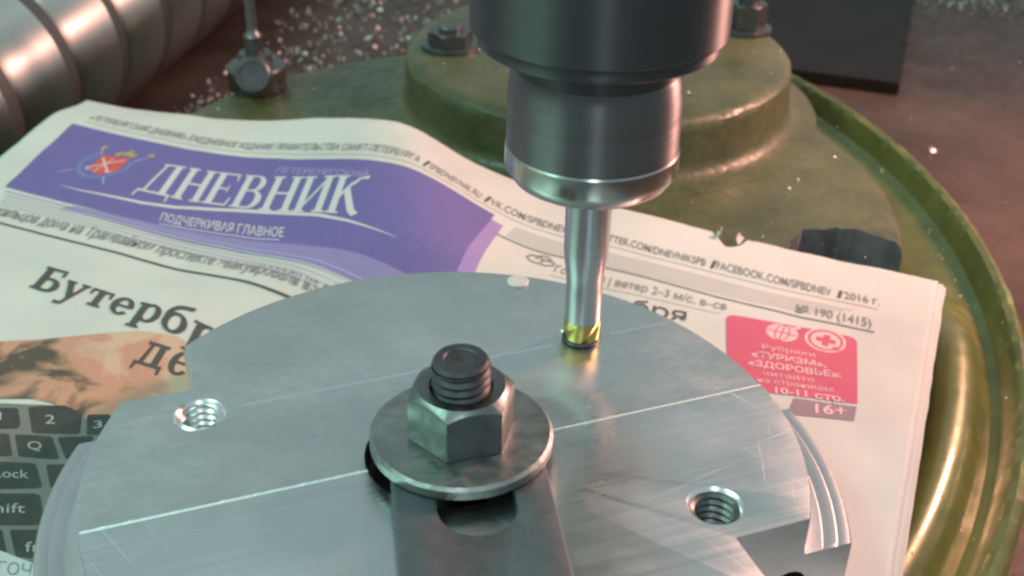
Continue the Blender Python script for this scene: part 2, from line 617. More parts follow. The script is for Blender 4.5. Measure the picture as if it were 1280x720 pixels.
flakes('swarf_specks', sp, 'chip', .3, 1.0, 'tiny bright swarf specks stuck to the oily green casting', 'metal chips')

# ------------------------------------------------------------------ newspaper
PA = R(-23.1)
news = thing('newspaper', 'wrinkled newspaper with purple masthead spread under the aluminium disc', 'newspaper', (-168.4, 438.6, 0), PA)


def hz(s, t):
    """height of the sheet above the disc's seat (s along the top edge, t down the page)"""
    c = 137 + .6 * t
    sg = 46. if s < c else 27.
    A = 12.6 * math.exp(-(max(t, 0) / 95.) ** 2)
    z = A * math.exp(-((s - c) / sg) ** 2) + 4.2 * sm(0, 30, t + s * .3) * (1 - sm(170, 215, s)) * (1 - sm(120, 200, t) * .6)
    z += 1.8 * math.exp(-((s - 225) / 30.) ** 2) * math.exp(-(t / 50.) ** 2)
    z += 0.5 * mnoise.noise(Vector((s * .03, t * .03, 4))) + 0.9 * abs(mnoise.noise(Vector((s * .024 + t * .012, t * .030 - s * .01, 8)))) + 0.12 * mnoise.noise(Vector((s * .11, t * .09, 1)))
    d = math.hypot(s - 237.5, t - 160)
    return z * sm(88, 118, d)


def sleft(t):
    return 0.25 * min(max(t, 0), 72)


def sright(t):
    return 323 + 0.045 * t


def page(name, ds, dtop, dz, material, smax_off, tear):
    bm = bmesh.new()
    NS, NT = 220, 200
    rows = []
    for j in range(NT + 1):
        vj = (j / NT) ** 1.15
        row = []
        for i in range(NS + 1):
            u = i / NS
            s = sleft(0) + (sright(0) - sleft(0)) * u
            tm = dtop + .5 * mnoise.noise(Vector((s * .09, ds, 2))) + .25 * mnoise.noise(Vector((s * .4, ds, 7)))
            if tear and 252.5 < s < 263.5:
                tm += 7.5 * max(0, 1 - abs(s - 259.0) / 5.5) ** .6
            t = tm + (300 - tm) * vj
            s2 = sleft(t) + (sright(t) + smax_off - sleft(t)) * u + .4 * mnoise.noise(Vector((t * .1, u * 2, 3))) * (u > .99)
            z = hz(s2 + ds, t) + dz
            row.append(bm.verts.new((s2 + ds, -t, z)))
        rows.append(row)
    for j in range(NT):
        for i in range(NS):
            bm.faces.new((rows[j][i], rows[j + 1][i], rows[j + 1][i + 1], rows[j][i + 1]))
    o = mk(name, bm, material, news, 80, recalc=False)
    m = o.modifiers.new('thick', 'SOLIDIFY')
    m.thickness = 0.10 * MM
    m.offset = -1
    return o


page('front_page', 0, 0, 0, 'paper', 0, True)
page('inner_page', 1.2, .8, -0.35, 'paper_back', .4, True)
page('inner_page', 1.0, 1.5, -0.75, 'paper_back', 1.4, True)

# torn flap at the notch
bm = bmesh.new()
for (cx, sg) in ((254.2, 1), (263.0, -1)):
    L_ = []
    for i in range(6):
        a = i / 5 * 2.2
        zc = 1.6 * (1 - math.cos(a)) + hz(cx, 1) + .1
        xx = cx + sg * 1.6 * math.sin(a) * .9
        L_.append((bm.verts.new((xx, 1.2 - 0.2 * i, zc)), bm.verts.new((xx + sg * .4, -4.2 + .5 * i, zc))))
    for i in range(5):
        bm.faces.new((L_[i][0], L_[i + 1][0], L_[i + 1][1], L_[i][1]))
mk('torn_flap', bm, 'paper_back', news, 60)


# ---- print: flat shapes and letters laid on the sheet, cut finely so that they follow its waves
def conform(bm, dz, step=3.0):
    ss = [v.co.x for v in bm.verts]
    ts = [v.co.y for v in bm.verts]
    if not ss:
        return
    for ax, lo, hi in ((0, min(ss), max(ss)), (1, min(ts), max(ts))):
        k = math.floor(lo / step) + 1
        while k * step < hi:
            co, no = [0, 0, 0], [0, 0, 0]
            co[ax] = k * step
            no[ax] = 1
            bmesh.ops.bisect_plane(bm, geom=bm.verts[:] + bm.edges[:] + bm.faces[:], plane_co=co, plane_no=no)
            k += 1
    bmesh.ops.triangulate(bm, faces=bm.faces[:])
    for v in bm.verts:
        s, t, k = v.co
        v.co = (s, -t, hz(s, t) + dz + k)


def put(name, bm, material, dz=0.07, step=3.0, parent=None):
    conform(bm, dz + .07, step)
    o = mk(name, bm, material, parent or news, 0)
    return o


def poly(bm, pts, k=0.0):
    f = bm.faces.new([bm.verts.new((p[0], p[1], k)) for p in pts])
    return f


def stroke_poly(pts, w0, w1=None, wm=None):
    """ribbon round a polyline, width w0 -> (wm) -> w1"""
    n = len(pts)
    L_, R_ = [], []
    for i, p in enumerate(pts):
        a = pts[max(0, i - 1)]
        b = pts[min(n - 1, i + 1)]
        dx, dy = b[0] - a[0], b[1] - a[1]
        l = math.hypot(dx, dy) or 1
        f = i / (n - 1)
        w_ = w0 + ((w1 if w1 is not None else w0) - w0) * f
        if wm is not None:
            w_ = w_ + (wm - w_) * math.sin(math.pi * f)
        L_.append((p[0] - dy / l * w_ / 2, p[1] + dx / l * w_ / 2))
        R_.append((p[0] + dy / l * w_ / 2, p[1] - dx / l * w_ / 2))
    return L_, R_


def ribbon(bm, pts, w0, w1=None, wm=None, k=0.0):
    L_, R_ = stroke_poly(pts, w0, w1, wm)
    a = [bm.verts.new((*p, k)) for p in L_]
    b = [bm.verts.new((*p, k)) for p in R_]
    for i in range(len(pts) - 1):
        bm.faces.new((a[i], a[i + 1], b[i + 1], b[i]))


def arc(cx, cy, rx, ry, a0, a1, n=14):
    return [(cx + rx * math.cos(R(a0 + (a1 - a0) * i / n)), cy + ry * math.sin(R(a0 + (a1 - a0) * i / n))) for i in range(n + 1)]


def affine(bm, B0, B1, T0, wid=1.0):
    """unit letter space (x along the line 0..wid, y up 0..1 = cap height) to sheet coordinates"""
    ex = ((B1[0] - B0[0]) / wid, (B1[1] - B0[1]) / wid)
    ey = (T0[0] - B0[0], T0[1] - B0[1])
    for v in bm.verts:
        x, y, k = v.co
        v.co = (B0[0] + ex[0] * x + ey[0] * y, B0[1] + ex[1] * x + ey[1] * y, k)


def text_bm(s, bold=0.0, shear=0.0):
    cu = bpy.data.curves.new('t', 'FONT')
    cu.body = s
    cu.size = 1
    cu.offset = bold
    cu.shear = shear
    cu.resolution_u = 3
    o = bpy.data.objects.new('t', cu)
    C.objects.link(o)
    dg = bpy.context.evaluated_depsgraph_get()
    me = bpy.data.meshes.new_from_object(o.evaluated_get(dg))
    bm = bmesh.new()
    bm.from_mesh(me)
    bpy.data.objects.remove(o)
    bpy.data.curves.remove(cu)
    bpy.data.meshes.remove(me)
    xs = [v.co.x for v in bm.verts]
    x0, x1 = min(xs), max(xs)
    for v in bm.verts:
        v.co = ((v.co.x - x0) / (x1 - x0), v.co.y / 0.70, 0)
    return bm


def text(name, s, B0, B1, T0, material, bold=0.0, shear=0.0, dz=0.18, parent=None):
    bm = text_bm(s, bold, shear)
    affine(bm, B0, B1, T0)
    return put(name, bm, material, dz, 6.0, parent)


# top line of small print
for s, a, b in (('«ПЕТЕРБУРГСКИЙ ДНЕВНИК» ЕЖЕДНЕВНОЕ ИЗДАНИЕ ПРАВИТЕЛЬСТВА САНКТ-ПЕТЕРБУРГА', 21, 158.5), ('SPBDNEVNIK.RU', 162.3, 180.8), ('VK.COM/SPBDNEVNIK', 184.2, 216.5),
                ('TWITTER.COM/DNEVNIKSPB', 219.5, 256.8), ('FACEBOOK.COM/SPBDNEV', 260.2, 295.2), ('2016 г.', 299, 309.2)):
    bm = text_bm(s, 0.004)
    affine(bm, (a, 22.4), (b, 22.4), (a - .9, 18.2))
    put('header_line', bm, 'ink_grey', 0.18, 3.0)
for s in (160.4, 182.5, 258.6, 297.2):
    bm = bmesh.new()
    poly(bm, [(s - .5, 18), (s + .5, 18), (s + .7, 22.8), (s - .3, 22.8)])
    put('divider', bm, 'ink_dark', 0.12)
bm = bmesh.new()
poly(bm, [(22, 24.6), (309, 24.6), (309, 24.95), (22, 24.95)])
put('rule', bm, 'ink_faint', 0.12, 3.0)

# masthead banner
bm = bmesh.new()
poly(bm, [(19, 28.5), (188.3, 27.6), (193.4, 70), (194, 80), (33.5, 77.6), (27, 57)])
banner = put('masthead_banner', bm, 'print_purple', 0.07)
bm = bmesh.new()
poly(bm, [(187.0, 31), (192.8, 31), (199.5, 78), (192.5, 80), (190, 56)])
put('banner_shadow', bm, 'print_violet', 0.02)
bm = bmesh.new()
poly(bm, [(64, 79.0), (110, 77.4), (150, 75), (185, 73), (190, 82), (110, 83.2), (60, 82)])
put('banner_swash', bm, 'print_swash', 0.16, 2.0)
for i in range(5):
    bm = bmesh.new()
    t0 = 79.6 + i * 1.9
    poly(bm, [(36 + i * 1.2, t0), (183, t0 + 1.2), (183, t0 + 1.7), (36 + i * 1.2, t0 + .5)])
    put('stripe', bm, 'ink_lavender' if i else 'print_lilac', 0.24, 2.0)

# white italic serif masthead letters
LET = {}


def stem(x, y0, y1, w=.17, s0=True, s1=True, ov=.07, sh=.05):
    P = [[(x, y0), (x + w, y0), (x + w, y1), (x, y1)]]
    if s0:
        P.append([(x - ov, y0), (x + w + ov, y0), (x + w + ov, y0 + sh), (x - ov, y0 + sh)])
    if s1:
        P.append([(x - ov, y1 - sh), (x + w + ov, y1 - sh), (x + w + ov, y1), (x - ov, y1)])
    return P


def ringp(cx, cy, rx, ry, wx, wy, a0=0, a1=360, n=20):
    o_ = arc(cx, cy, rx, ry, a0, a1, n)
    i_ = arc(cx, cy, rx - wx, ry - wy, a0, a1, n)
    return [[o_[k], o_[k + 1], i_[k + 1], i_[k]] for k in range(n)]


def bar(x0, y0, x1, y1, w):
    L_, R_ = stroke_poly([(x0, y0), (x1, y1)], w)
    return [[L_[0], L_[1], R_[1], R_[0]]]


LET['Н'] = (.80, stem(.07, 0, 1) + stem(.55, 0, 1) + [[(.24, .47), (.55, .47), (.55, .53), (.24, .53)]])
LET['И'] = (.82, stem(.07, 0, 1) + stem(.57, 0, 1) + bar(.20, .12, .60, .88, .06))
LET['Е'] = (.70, stem(.07, 0, 1, s0=False, s1=False) + [[(0, 0), (.62, 0), (.62, .055), (0, .055)], [(0, .945), (.60, .945), (.60, 1), (0, 1)], [(.24, .48), (.48, .48), (.48, .53), (.24, .53)],
           [(.56, 0), (.62, 0), (.66, .27), (.62, .27)], [(.55, 1), (.60, 1), (.62, .76), (.58, .76)], [(.45, .40), (.48, .40), (.48, .62), (.45, .62)]])
LET['В'] = (.76, stem(.07, 0, 1, s0=False, s1=False) + [[(0, 0), (.40, 0), (.40, .05), (0, .05)], [(0, .95), (.38, .95), (.38, 1), (0, 1)], [(.24, .50), (.40, .50), (.40, .55), (.24, .55)]]
           + ringp(.38, .755, .26, .245, .16, .05, -90, 90, 12) + ringp(.40, .275, .31, .275, .17, .05, -90, 90, 12))
LET['К'] = (.86, stem(.07, 0, 1) + bar(.22, .44, .46, .80, .07) + [[(.43, .78), (.50, .74), (.62, .90), (.58, .94)], [(.58, .94), (.62, .90), (.76, .93), (.74, .99)], [(.72, .99), (.76, .90), (.82, .96), (.80, 1.02)]]
           + [[(.30, .56), (.42, .66), (.68, .12), (.52, .05)], [(.52, .06), (.68, .12), (.80, .03), (.66, -.06)]])
LET['Д'] = (.88, [[(.13, .05), (.20, .05), (.34, .98), (.27, .98)], [(.56, .05), (.73, .05), (.73, 1), (.56, 1)], [(.20, .945), (.80, .945), (.80, 1), (.20, 1)], [(.0, 0), (.86, 0), (.86, .06), (.0, .06)],
                   [(0, .05), (.05, .05), (.0, -.17), (-.05, -.17)], [(.80, .05), (.86, .05), (.86, -.17), (.82, -.17)]])


def word(name, w_, B0, B1, T0, material, shear=0.0, table=LET, gap=.02, dz=.17):
    bm = bmesh.new()
    x = 0
    i = 0
    for ch in w_:
        adv, P = table[ch]
        for q in P:
            i += 1
            poly(bm, [(x + px_ + shear * py_, py_) for px_, py_ in q], (i % 9) * .006)
        x += adv + gap
    affine(bm, B0, B1, T0, x - gap)
    return put(name, bm, material, dz, 4.0)


word('masthead_lettering', 'ДНЕВНИК', (74.5, 61.8), (156.5, 57.4), (66.5, 41.8), 'print_white', 0.08)
text('masthead_small_lettering', 'ПЕТЕРБУРГСКИЙ', (112, 36.6), (148, 38.6), (111, 33.2), 'print_lilac', 0.0, .15)
bm = bmesh.new()
ribbon(bm, [(49, 69.0), (58, 69.3), (70, 69.0), (82, 68.0), (98, 64.6), (114, 61.2), (128, 59.6), (143, 59.4), (153, 60.6), (162, 62.5), (172.9, 64.8)], .15, .15, 2.0)
put('swoosh', bm, 'print_white', 0.13)
text('motto', 'ПОДЧЕРКИВАЯ ГЛАВНОЕ', (94.3, 75.6), (138.6, 72.4), (91.4, 70.8), 'print_white', 0.012, .12)
bm = bmesh.new()
poly(bm, [(95.2, 76.9), (138.0, 73.9), (138.1, 74.4), (95.4, 77.4)])
put('motto_rule', bm, 'print_white', 0.13)

# city arms: red shield, anchors, crown, blue ribbon
def squeeze(b):
    for v in b.verts:
        v.co.x = 51.5 + (v.co.x - 52.5) * .82


bm = bmesh.new()
poly(bm, [(45.6, 44.2), (59.0, 42.8), (61.8, 53.4), (56.8, 57.6), (49.6, 55.6)])
squeeze(bm)
arms = put('city_arms', bm, 'print_shield', 0.11)
bm = bmesh.new()
for pts, w_ in (([(47.5, 55), (52, 50), (58, 44.8)], .8), ([(47.6, 46), (53, 50.4), (59.6, 55.2)], .8), ([(53, 56.5), (52.6, 50), (52.2, 45)], .6)):
    ribbon(bm, pts, w_, k=.004 * w_ * 10)
ribbon(bm, arc(49.2, 54.2, 1.6, 1.6, 20, 200, 8), .5, k=.02)
ribbon(bm, arc(58.5, 53.4, 1.6, 1.6, -20, 160, 8), .5, k=.02)
squeeze(bm)
put('anchor', bm, 'print_pink', 0.14)
bm = bmesh.new()
for pts, w_ in (([(42.0, 46), (42.2, 52), (46.6, 57.8), (53, 60.6), (60, 58.8), (64, 53), (62.5, 45.5)], 2.2), ([(41.2, 43), (45.2, 46.5), (42.6, 49.5)], 1.4), ([(64, 42.4), (61.2, 46), (63.8, 49.2)], 1.4)):
    ribbon(bm, pts, w_, k=.003 * w_)
squeeze(bm)
put('ribbon', bm, 'print_blue', 0.12)
bm = bmesh.new()
for cx, cy, r_ in ((51.5, 41.6, 1.7), (54.8, 40.2, 1.9), (58, 40.6, 1.7), (55, 37.9, 1.0), (41.4, 39.2, 1.5), (65.3, 38.2, 1.5)):
    poly(bm, arc(cx, cy, r_, r_, 0, 330, 11), .001 * cx)
squeeze(bm)
put('crown', bm, 'print_gold', 0.13)
bm = bmesh.new()
ribbon(bm, [(65.3, 39), (62, 44)], .6)
ribbon(bm, [(41.4, 40), (45, 44.6)], .6)
ribbon(bm, [(44.2, 58.0), (40.4, 61.8)], .6)
ribbon(bm, [(60.2, 58.2), (64.6, 62.6)], .6)
squeeze(bm)
put('sceptre', bm, 'print_lilac', 0.13)

# line under the masthead
text('teaser_line', 'жильцов дома на Трамвайном проспекте эвакуировали из-за', (43, 93.6), (166, 91.0), (41.8, 88.2), 'ink_grey', 0.004)
bm = bmesh.new()
poly(bm, [(36, 97.0), (112, 97.1), (158, 95.2), (158, 96.2), (112, 98.0), (36, 97.9)])
put('rule', bm, 'ink_dark', 0.12)

# headline in heavy slab letters
HB = {}
HB['Б'] = (.78, stem(.06, 0, 1, .2, ov=.06, sh=.09) + [[(.06, .91), (.66, .91), (.66, 1), (.06, 1)], [(.58, .72), (.66, .72), (.66, 1), (.58, 1)], [(.2, 0), (.44, 0), (.44, .1), (.2, .1)], [(.2, .48), (.44, .48), (.44, .58), (.2, .58)]]
           + ringp(.42, .29, .3, .29, .19, .1, -90, 90, 12))
HB['у'] = (.68, bar(.10, .66, .34, .02, .17) + bar(.58, .66, .22, -.26, .10) + [[(-.02, .62), (.26, .62), (.26, .70), (-.02, .70)], [(.42, .62), (.68, .62), (.68, .70), (.42, .70)], [(.02, -.30), (.24, -.30), (.24, -.19), (.02, -.19)]])
HB['т'] = (.66, stem(.24, 0, .70, .18, True, False, .09, .08) + [[(.02, .61), (.64, .61), (.64, .70), (.02, .70)], [(.02, .44), (.09, .44), (.09, .70), (.02, .70)], [(.57, .44), (.64, .44), (.64, .70), (.57, .70)]])
HB['е'] = (.64, ringp(.31, .35, .30, .37, .17, .09, 0, 320, 22) + [[(.14, .32), (.61, .32), (.61, .40), (.14, .40)]])
HB['р'] = (.72, stem(.09, -.30, .70, .18, True, False, .08, .08) + [[(0, .62), (.10, .62), (.10, .70), (0, .70)]] + ringp(.39, .35, .31, .37, .17, .09, -180, 180, 24))
HB['б'] = (.70, ringp(.33, .33, .32, .35, .17, .09, 0, 360, 24) + ringp(.44, .52, .43, .46, .14, .12, 95, 190, 10) + [[(.40, .86), (.62, .90), (.66, 1.04), (.40, .98)]])
HB['д'] = (.74, [[(.10, .08), (.22, .08), (.28, .62), (.19, .62)], [(.42, .08), (.59, .08), (.59, .66), (.42, .66)], [(.10, .61), (.66, .61), (.66, .70), (.10, .70)], [(.0, 0), (.72, 0), (.72, .09), (.0, .09)], [(0, .05), (.10, .05), (.06, -.17), (0, -.17)],
                  [(.62, .05), (.72, .05), (.72, -.17), (.66, -.17)]])
word('headline', 'Бутербр', (85.5, 123.2), (149.0, 124.6), (81.8, 112.0), 'ink_dark', 0.05, HB, .05)
word('headline', 'де', (134.4, 139.0), (149.5, 136.2), (130.8, 126.6), 'ink_dark', 0.05, HB, .05)

# printed photograph: hands over a keyboard
PH = [(88, 152), (98, 147.6), (108.7, 141), (118.7, 134.3), (127.9, 128), (138, 124.5), (150, 126), (160, 140), (152, 152), (141.8, 161), (136, 162), (129.9, 161.6), (123, 163), (112, 168), (98, 172)]
bm = bmesh.new()
poly(bm, PH)
put('picture', bm, 'print_photo', 0.06, 2.0)
bm = bmesh.new()
poly(bm, [(106, 172), (123.2, 165.2), (129.9, 161.6), (136, 160.5), (141.8, 158), (175, 190), (174.5, 206.4), (150, 218), (126, 204)])
put('picture_keyboard', bm, 'print_keybed', 0.055, 3.0)
KEYS = [[(109, 173.4), (122.1, 167.2), (128.1, 172.7), (116, 179.2)], [(124.1, 165.9), (131.0, 160.8), (136.3, 160.7), (140.7, 167.0), (131.3, 172.6)], [(137.4, 160.4), (142.0, 157.4), (148.3, 162.6), (142.2, 166.4)],
        [(116.5, 181), (126.8, 175.4), (133.2, 181.1), (123.8, 186.8)], [(128.1, 174.9), (135.8, 170.9), (142.8, 176.4), (134.3, 180.5)], [(136.9, 170.5), (143.7, 165.8), (148.5, 171.5), (143.9, 175.6)],
        [(122.8, 189), (139.0, 180.1), (146.2, 185.8), (130.7, 195.7)], [(141.2, 179.3), (148.7, 174.5), (154.6, 181.4), (147.7, 185.0)],
        [(130.4, 197), (146.8, 187.5), (155.0, 194.9), (138.6, 204)], [(148.7, 186.5), (155.7, 181.9), (163.5, 191.0), (156.6, 194.2)],
        [(139.6, 205), (147.8, 200.2), (154.1, 205.4), (146, 210)], [(149.3, 199.6), (155.5, 196.2), (163.6, 202.8), (156.4, 205.4)]]
for q in KEYS:
    c_ = (sum(p[0] for p in q) / len(q), sum(p[1] for p in q) / len(q))
    o_ = []
    for i_, p in enumerate(q):      # corners cut off softly
        for nb_ in (q[i_ - 1], q[(i_ + 1) % len(q)]):
            o_.append((p[0] + (nb_[0] - p[0]) * .06, p[1] + (nb_[1] - p[1]) * .06))
    bm = bmesh.new()
    poly(bm, o_)
    put('picture_key', bm, 'print_key', 0.075, 3.0)
for s, B0, B1, T0 in (('1', (120.4, 173.1), (121.6, 172.4), (118.4, 170.8)), ('2', (131.5, 168.4), (133.4, 167.2), (129.5, 166.0)), ('3', (141.9, 163.6), (143.5, 162.4), (140.3, 161.4)), ('Q', (134.2, 177.4), (137.0, 175.9), (132.3, 175.2)),
                      ('Caps Lock', (126.4, 192.8), (141.2, 184.9), (124.4, 190.6)), ('Shift', (140.4, 198.4), (148.4, 193.9), (138.3, 196.0)), ('fn', (157.0, 203.3), (160.4, 201.7), (154.8, 200.9))):
    text('picture_key_legend', s, B0, B1, T0, 'print_legend', 0.0, 0.0, 0.12)
bm = bmesh.new()
poly(bm, [(140, 207.8), (152.1, 205.4), (159.9, 205.2), (164.5, 205.4), (172, 211), (176, 232), (150, 240)])
put('caption_panel', bm, 'print_white', 0.10, 3.0)
text('caption', 'ГОЧ', (156.4, 210.9), (163.2, 208.5), (154.3, 208.0), 'ink_grey', 0.0, 0.0, 0.15)

# right-hand side of the masthead
for i in range(6):
    bm = bmesh.new()
    t0 = 28.6 + i * 1.35
    poly(bm, [(196, t0), (302 - 2 * i, t0), (302 - 2 * i, t0 + .28), (196, t0 + .28)])
    put('stripe', bm, 'ink_faint', 0.11)
bm = bmesh.new()
poly(bm, [(193.5, 37.4), (215, 36.6), (240, 36.6), (270, 37.4), (290, 38.0), (310, 36.6), (310, 37.2), (290, 38.7), (270, 38.1), (240, 37.3), (215, 37.3), (193.5, 38.1)])
put('rule', bm, 'ink_grey', 0.12)
bm = bmesh.new()
for cx, cy, rx, ry in ((208.6, 42.2, 2.4, 2.0), (211.0, 41.0, 2.2, 1.9), (213.0, 42.6, 2.0, 1.7)):
    ribbon(bm, arc(cx, cy, rx, ry, 150, 390, 14), .55, k=cx * .0005)
ribbon(bm, [(206.6, 43.4), (208.4, 44.4), (213, 44.4), (215, 43.2)], .55, k=.03)
put('cloud_icon', bm, 'ink_grey', 0.12)
text('weather_line', 'Город +8 | ветер 2–3 м/с, в–св', (216.5, 46.4), (269.0, 43.8), (215.8, 42.4), 'ink_grey', 0.0)
bm = bmesh.new()
poly(bm, [(216, 48.6), (268, 46.0), (268, 46.3), (216, 48.9)])
put('rule', bm, 'ink_faint', 0.12)
text('date', '7 декабря', (215, 59.2), (260.2, 54.6), (213.4, 52.8), 'ink_dark', 0.0)
text('issue_number', '№ 190 (1415)', (287.6, 36.2), (308.8, 34.9), (286.9, 32.0), 'ink_grey', 0.006)

# red panel
bm = bmesh.new()
q = []


def pan(u, v_):
    """panel space 0..1 to sheet coordinates"""
    a = (269.5 + 36.5 * u, 45.8 - 4.2 * u)
    b = (279 + 32.6 * u, 80.2 - 7.2 * u)
    return (a[0] + (b[0] - a[0]) * v_, a[1] + (b[1] - a[1]) * v_)


for cx, cy, a0 in ((.07, .08, 180), (.93, .08, 270), (.985, .985, 0), (.015, .985, 90)):
    rr = .07 if cy < .5 else .014
    for i in range(7):
        a = R(a0 + 15 * i)
        q.append(pan(cx + rr * math.cos(a), cy + rr * 1.1 * math.sin(a)))
poly(bm, q)
put('red_panel', bm, 'print_red', 0.08)
bm = bmesh.new()
poly(bm, arc(286.4, 48.6, 4.5, 4.3, 0, 345, 23))
poly(bm, [(288.6, 44.6), (290.6, 43.2), (290.8, 44.6), (289.2, 45.6)], .01)
put('globe_icon', bm, 'print_pink', 0.12)
bm = bmesh.new()
ribbon(bm, arc(286.4, 48.6, 1.9, 4.2, 0, 360, 20), .4)
ribbon(bm, [(286.4, 44.5), (286.4, 52.8)], .4, k=.01)
ribbon(bm, [(282.1, 48.6), (290.8, 48.6)], .4, k=.02)
put('globe_lines', bm, 'print_red', 0.15)
bm = bmesh.new()
poly(bm, arc(298.2, 46.9, 4.1, 4.0, 0, 345, 23))
ribbon(bm, arc(298.2, 46.9, 5.3, 5.2, 0, 360, 28), .8, k=.01)
put('cross_badge', bm, 'print_pink', 0.12)
bm = bmesh.new()
poly(bm, [(297.3, 44.4), (299.1, 44.2), (299.3, 45.9), (301, 45.8), (301.1, 47.7), (299.4, 47.8), (299.5, 49.5), (297.6, 49.6), (297.5, 47.9), (295.7, 48.0), (295.6, 46.1), (297.4, 46.0)])
put('cross_badge_mark', bm, 'print_red', 0.15)
for s, B0, B1, bld in (('Рубрики', (283.2, 58.8), (297.4, 56.2), .0), ('«ТУРИЗМ»,', (281.4, 63.8), (301.0, 60.0), .02), ('«ЗДОРОВЬЕ»:', (281.6, 68.2), (305.6, 63.4), .02), ('читайте', (286.4, 71.2), (299.6, 68.4), .0), ('на страницах', (285.8, 74.6), (305.2, 70.4), .0), ('10-11 стр.', (291.2, 77.6), (308.4, 73.8), .02)):
    text('panel_lettering', s, B0, B1, (B0[0] - .7, B0[1] - (2.7 if bld else 2.1)), 'print_pink', bld)
bm = bmesh.new()
poly(bm, [(296, 77.6), (311.6, 74.4), (312, 80.6), (296, 85)])
put('age_box', bm, 'print_box', 0.075)
text('age_mark', '16+', (302.4, 81.6), (310.0, 79.4), (301.6, 77.8), 'print_pink', .02)

# ------------------------------------------------------------------ aluminium disc being milled
TH = R(20.77)
DC = (-12.7, 198.2)
disc = thing('aluminium_disc', 'round machined aluminium disc with stepped flange clamped on the newspaper', 'machined part', (*DC, 0.45), TH)
Z0 = -0.45   # local z of world z = 0


def lzd(p):
    return [(r, z + Z0) for r, z in p]


bm = bmesh.new()
lathe(bm, lzd([(17.7, .5), (84.0, .5), (84.6, 1.1), (84.6, 13.5), (84.1, 14.1), (81.9, 14.1), (81.7, 14.02), (81.5, 14.15), (78.9, 14.2), (78.7, 14.1), (78.5, 14.25), (75.3, 14.3), (75, 14.6), (75, 23.65), (74.65, 24), (18.1, 24), (17.7, 23.6)]), 220, closed=True)
db = mk('disc_body', bm, ['aluminium', 'aluminium_matt', 'aluminium_fresh', 'aluminium_turned', 'aluminium_bright', 'aluminium_cut'], disc)
cs = []


def cutter(fn, m_='aluminium_matt'):
    b = bmesh.new()
    fn(b)
    c = mk('c', b, [m_], None, 0)
    cs.append(c)


# rear half milled a little lower, flange dropped on the right rear, corner notches
cutter(lambda b: box(b, -95, 95, -1.0, 95, 23.1 + Z0, 40), 'aluminium_matt')
cutter(lambda b: lathe(b, [(75.01, 11.9 + Z0), (95, 11.9 + Z0), (95, 30), (75.01, 30)], 60, closed=True, a0=R(0), a1=R(62)) and [b.faces.new(f) for f in ()] or bmesh.ops.holes_fill(b, edges=b.edges[:]), 'aluminium_turned')
cutter(lambda b: box(b, 44.2, 120, -120, -43.6, -5, 40), 'aluminium_cut')
cutter(lambda b: box(b, -120, -47.3, 40.3, 120, -5, 40), 'aluminium_cut')
H1, H2 = (-47.6, 30.2), (45.0, -34.0)
for (hx, hy), zt in ((H1, 23.1), (H2, 24.0)):
    cutter(lambda b: lathe(b, [(0, 3), (4.95, 3), (4.95, zt - .75 + Z0), (6.2, zt + .5 + Z0), (6.2, 40), (0, 40)], 48, (hx, hy)), 'aluminium_bright')
# cross hole in the notch face, its wall coloured darker than the disc
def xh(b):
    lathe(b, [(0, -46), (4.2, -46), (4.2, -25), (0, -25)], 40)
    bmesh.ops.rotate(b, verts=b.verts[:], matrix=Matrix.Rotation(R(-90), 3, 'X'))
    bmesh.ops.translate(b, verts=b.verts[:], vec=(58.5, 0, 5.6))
cutter(xh, 'black_oxide_and_shade')
db.data.materials.append(MAT['black_oxide_and_shade'])
carve(db, cs, bevel=0.18)
for p in db.data.polygons:
    c = p.center / MM
    r_ = math.hypot(c.x, c.y)
    if r_ > 75.2 and abs(p.normal.z) > .5:
        p.material_index = [m.name for m in db.data.materials].index('aluminium_turned')


def thread(name, c, r0, r1, za, zb, pitch, material, parent, seg=40):
    bm = bmesh.new()
    prof = []
    z = za
    while z < zb - 1e-6:
        prof += [(r0, z), (r0, z + pitch * .12), (r1, z + pitch * .45), (r1, z + pitch * .57)]
        z += pitch
    prof.append((r0, zb))
    lathe(bm, prof, seg, c)
    return mk(name, bm, material, parent, 25)


thread('thread', H1, 4.9, 4.05, 3.5, 22.0 + Z0, 1.75, 'aluminium_bright', disc)
thread('thread', H2, 4.9, 4.05, 3.5, 23.0 + Z0, 1.75, 'black_oxide_and_shade', disc)  # same aluminium thread, shade inside the hole painted as dark metal
bm = bmesh.new()
lathe(bm, lzd([(0, 15), (2.9, 15), (2.9, 23.3), (2.7, 23.45), (0, 23.45)]), 40, (38.3, 61.0))
mk('dowel_pin', bm, 'pale_pin', disc)
# shallow ridge where the last milling pass ended, its highlight put in as brighter metal
for xa, xb in ((-38, 36), (51, 67)):
    bm = bmesh.new()
    n = 30
    rows = []
    for i in range(n + 1):
        x = xa + (xb - xa) * i / n
        f = min(1, (x - xa) / 25) if xa < 0 else 1
        yy = 30.6 + .15 * mnoise.noise(Vector((x * .1, 0, 0)))
        rows.append([bm.verts.new((x, yy - .35, 23.105 + Z0)), bm.verts.new((x, yy + .15, 23.11 + Z0 + .03 * f)), bm.verts.new((x, yy + .35, 23.105 + Z0))])
    for a, b in zip(rows, rows[1:]):
        bm.faces.new((a[0], b[0], b[1], a[1]))
        bm.faces.new((a[1], b[1], b[2], a[2]))
    mk('tool_mark', bm, 'aluminium_bright', disc, 0)
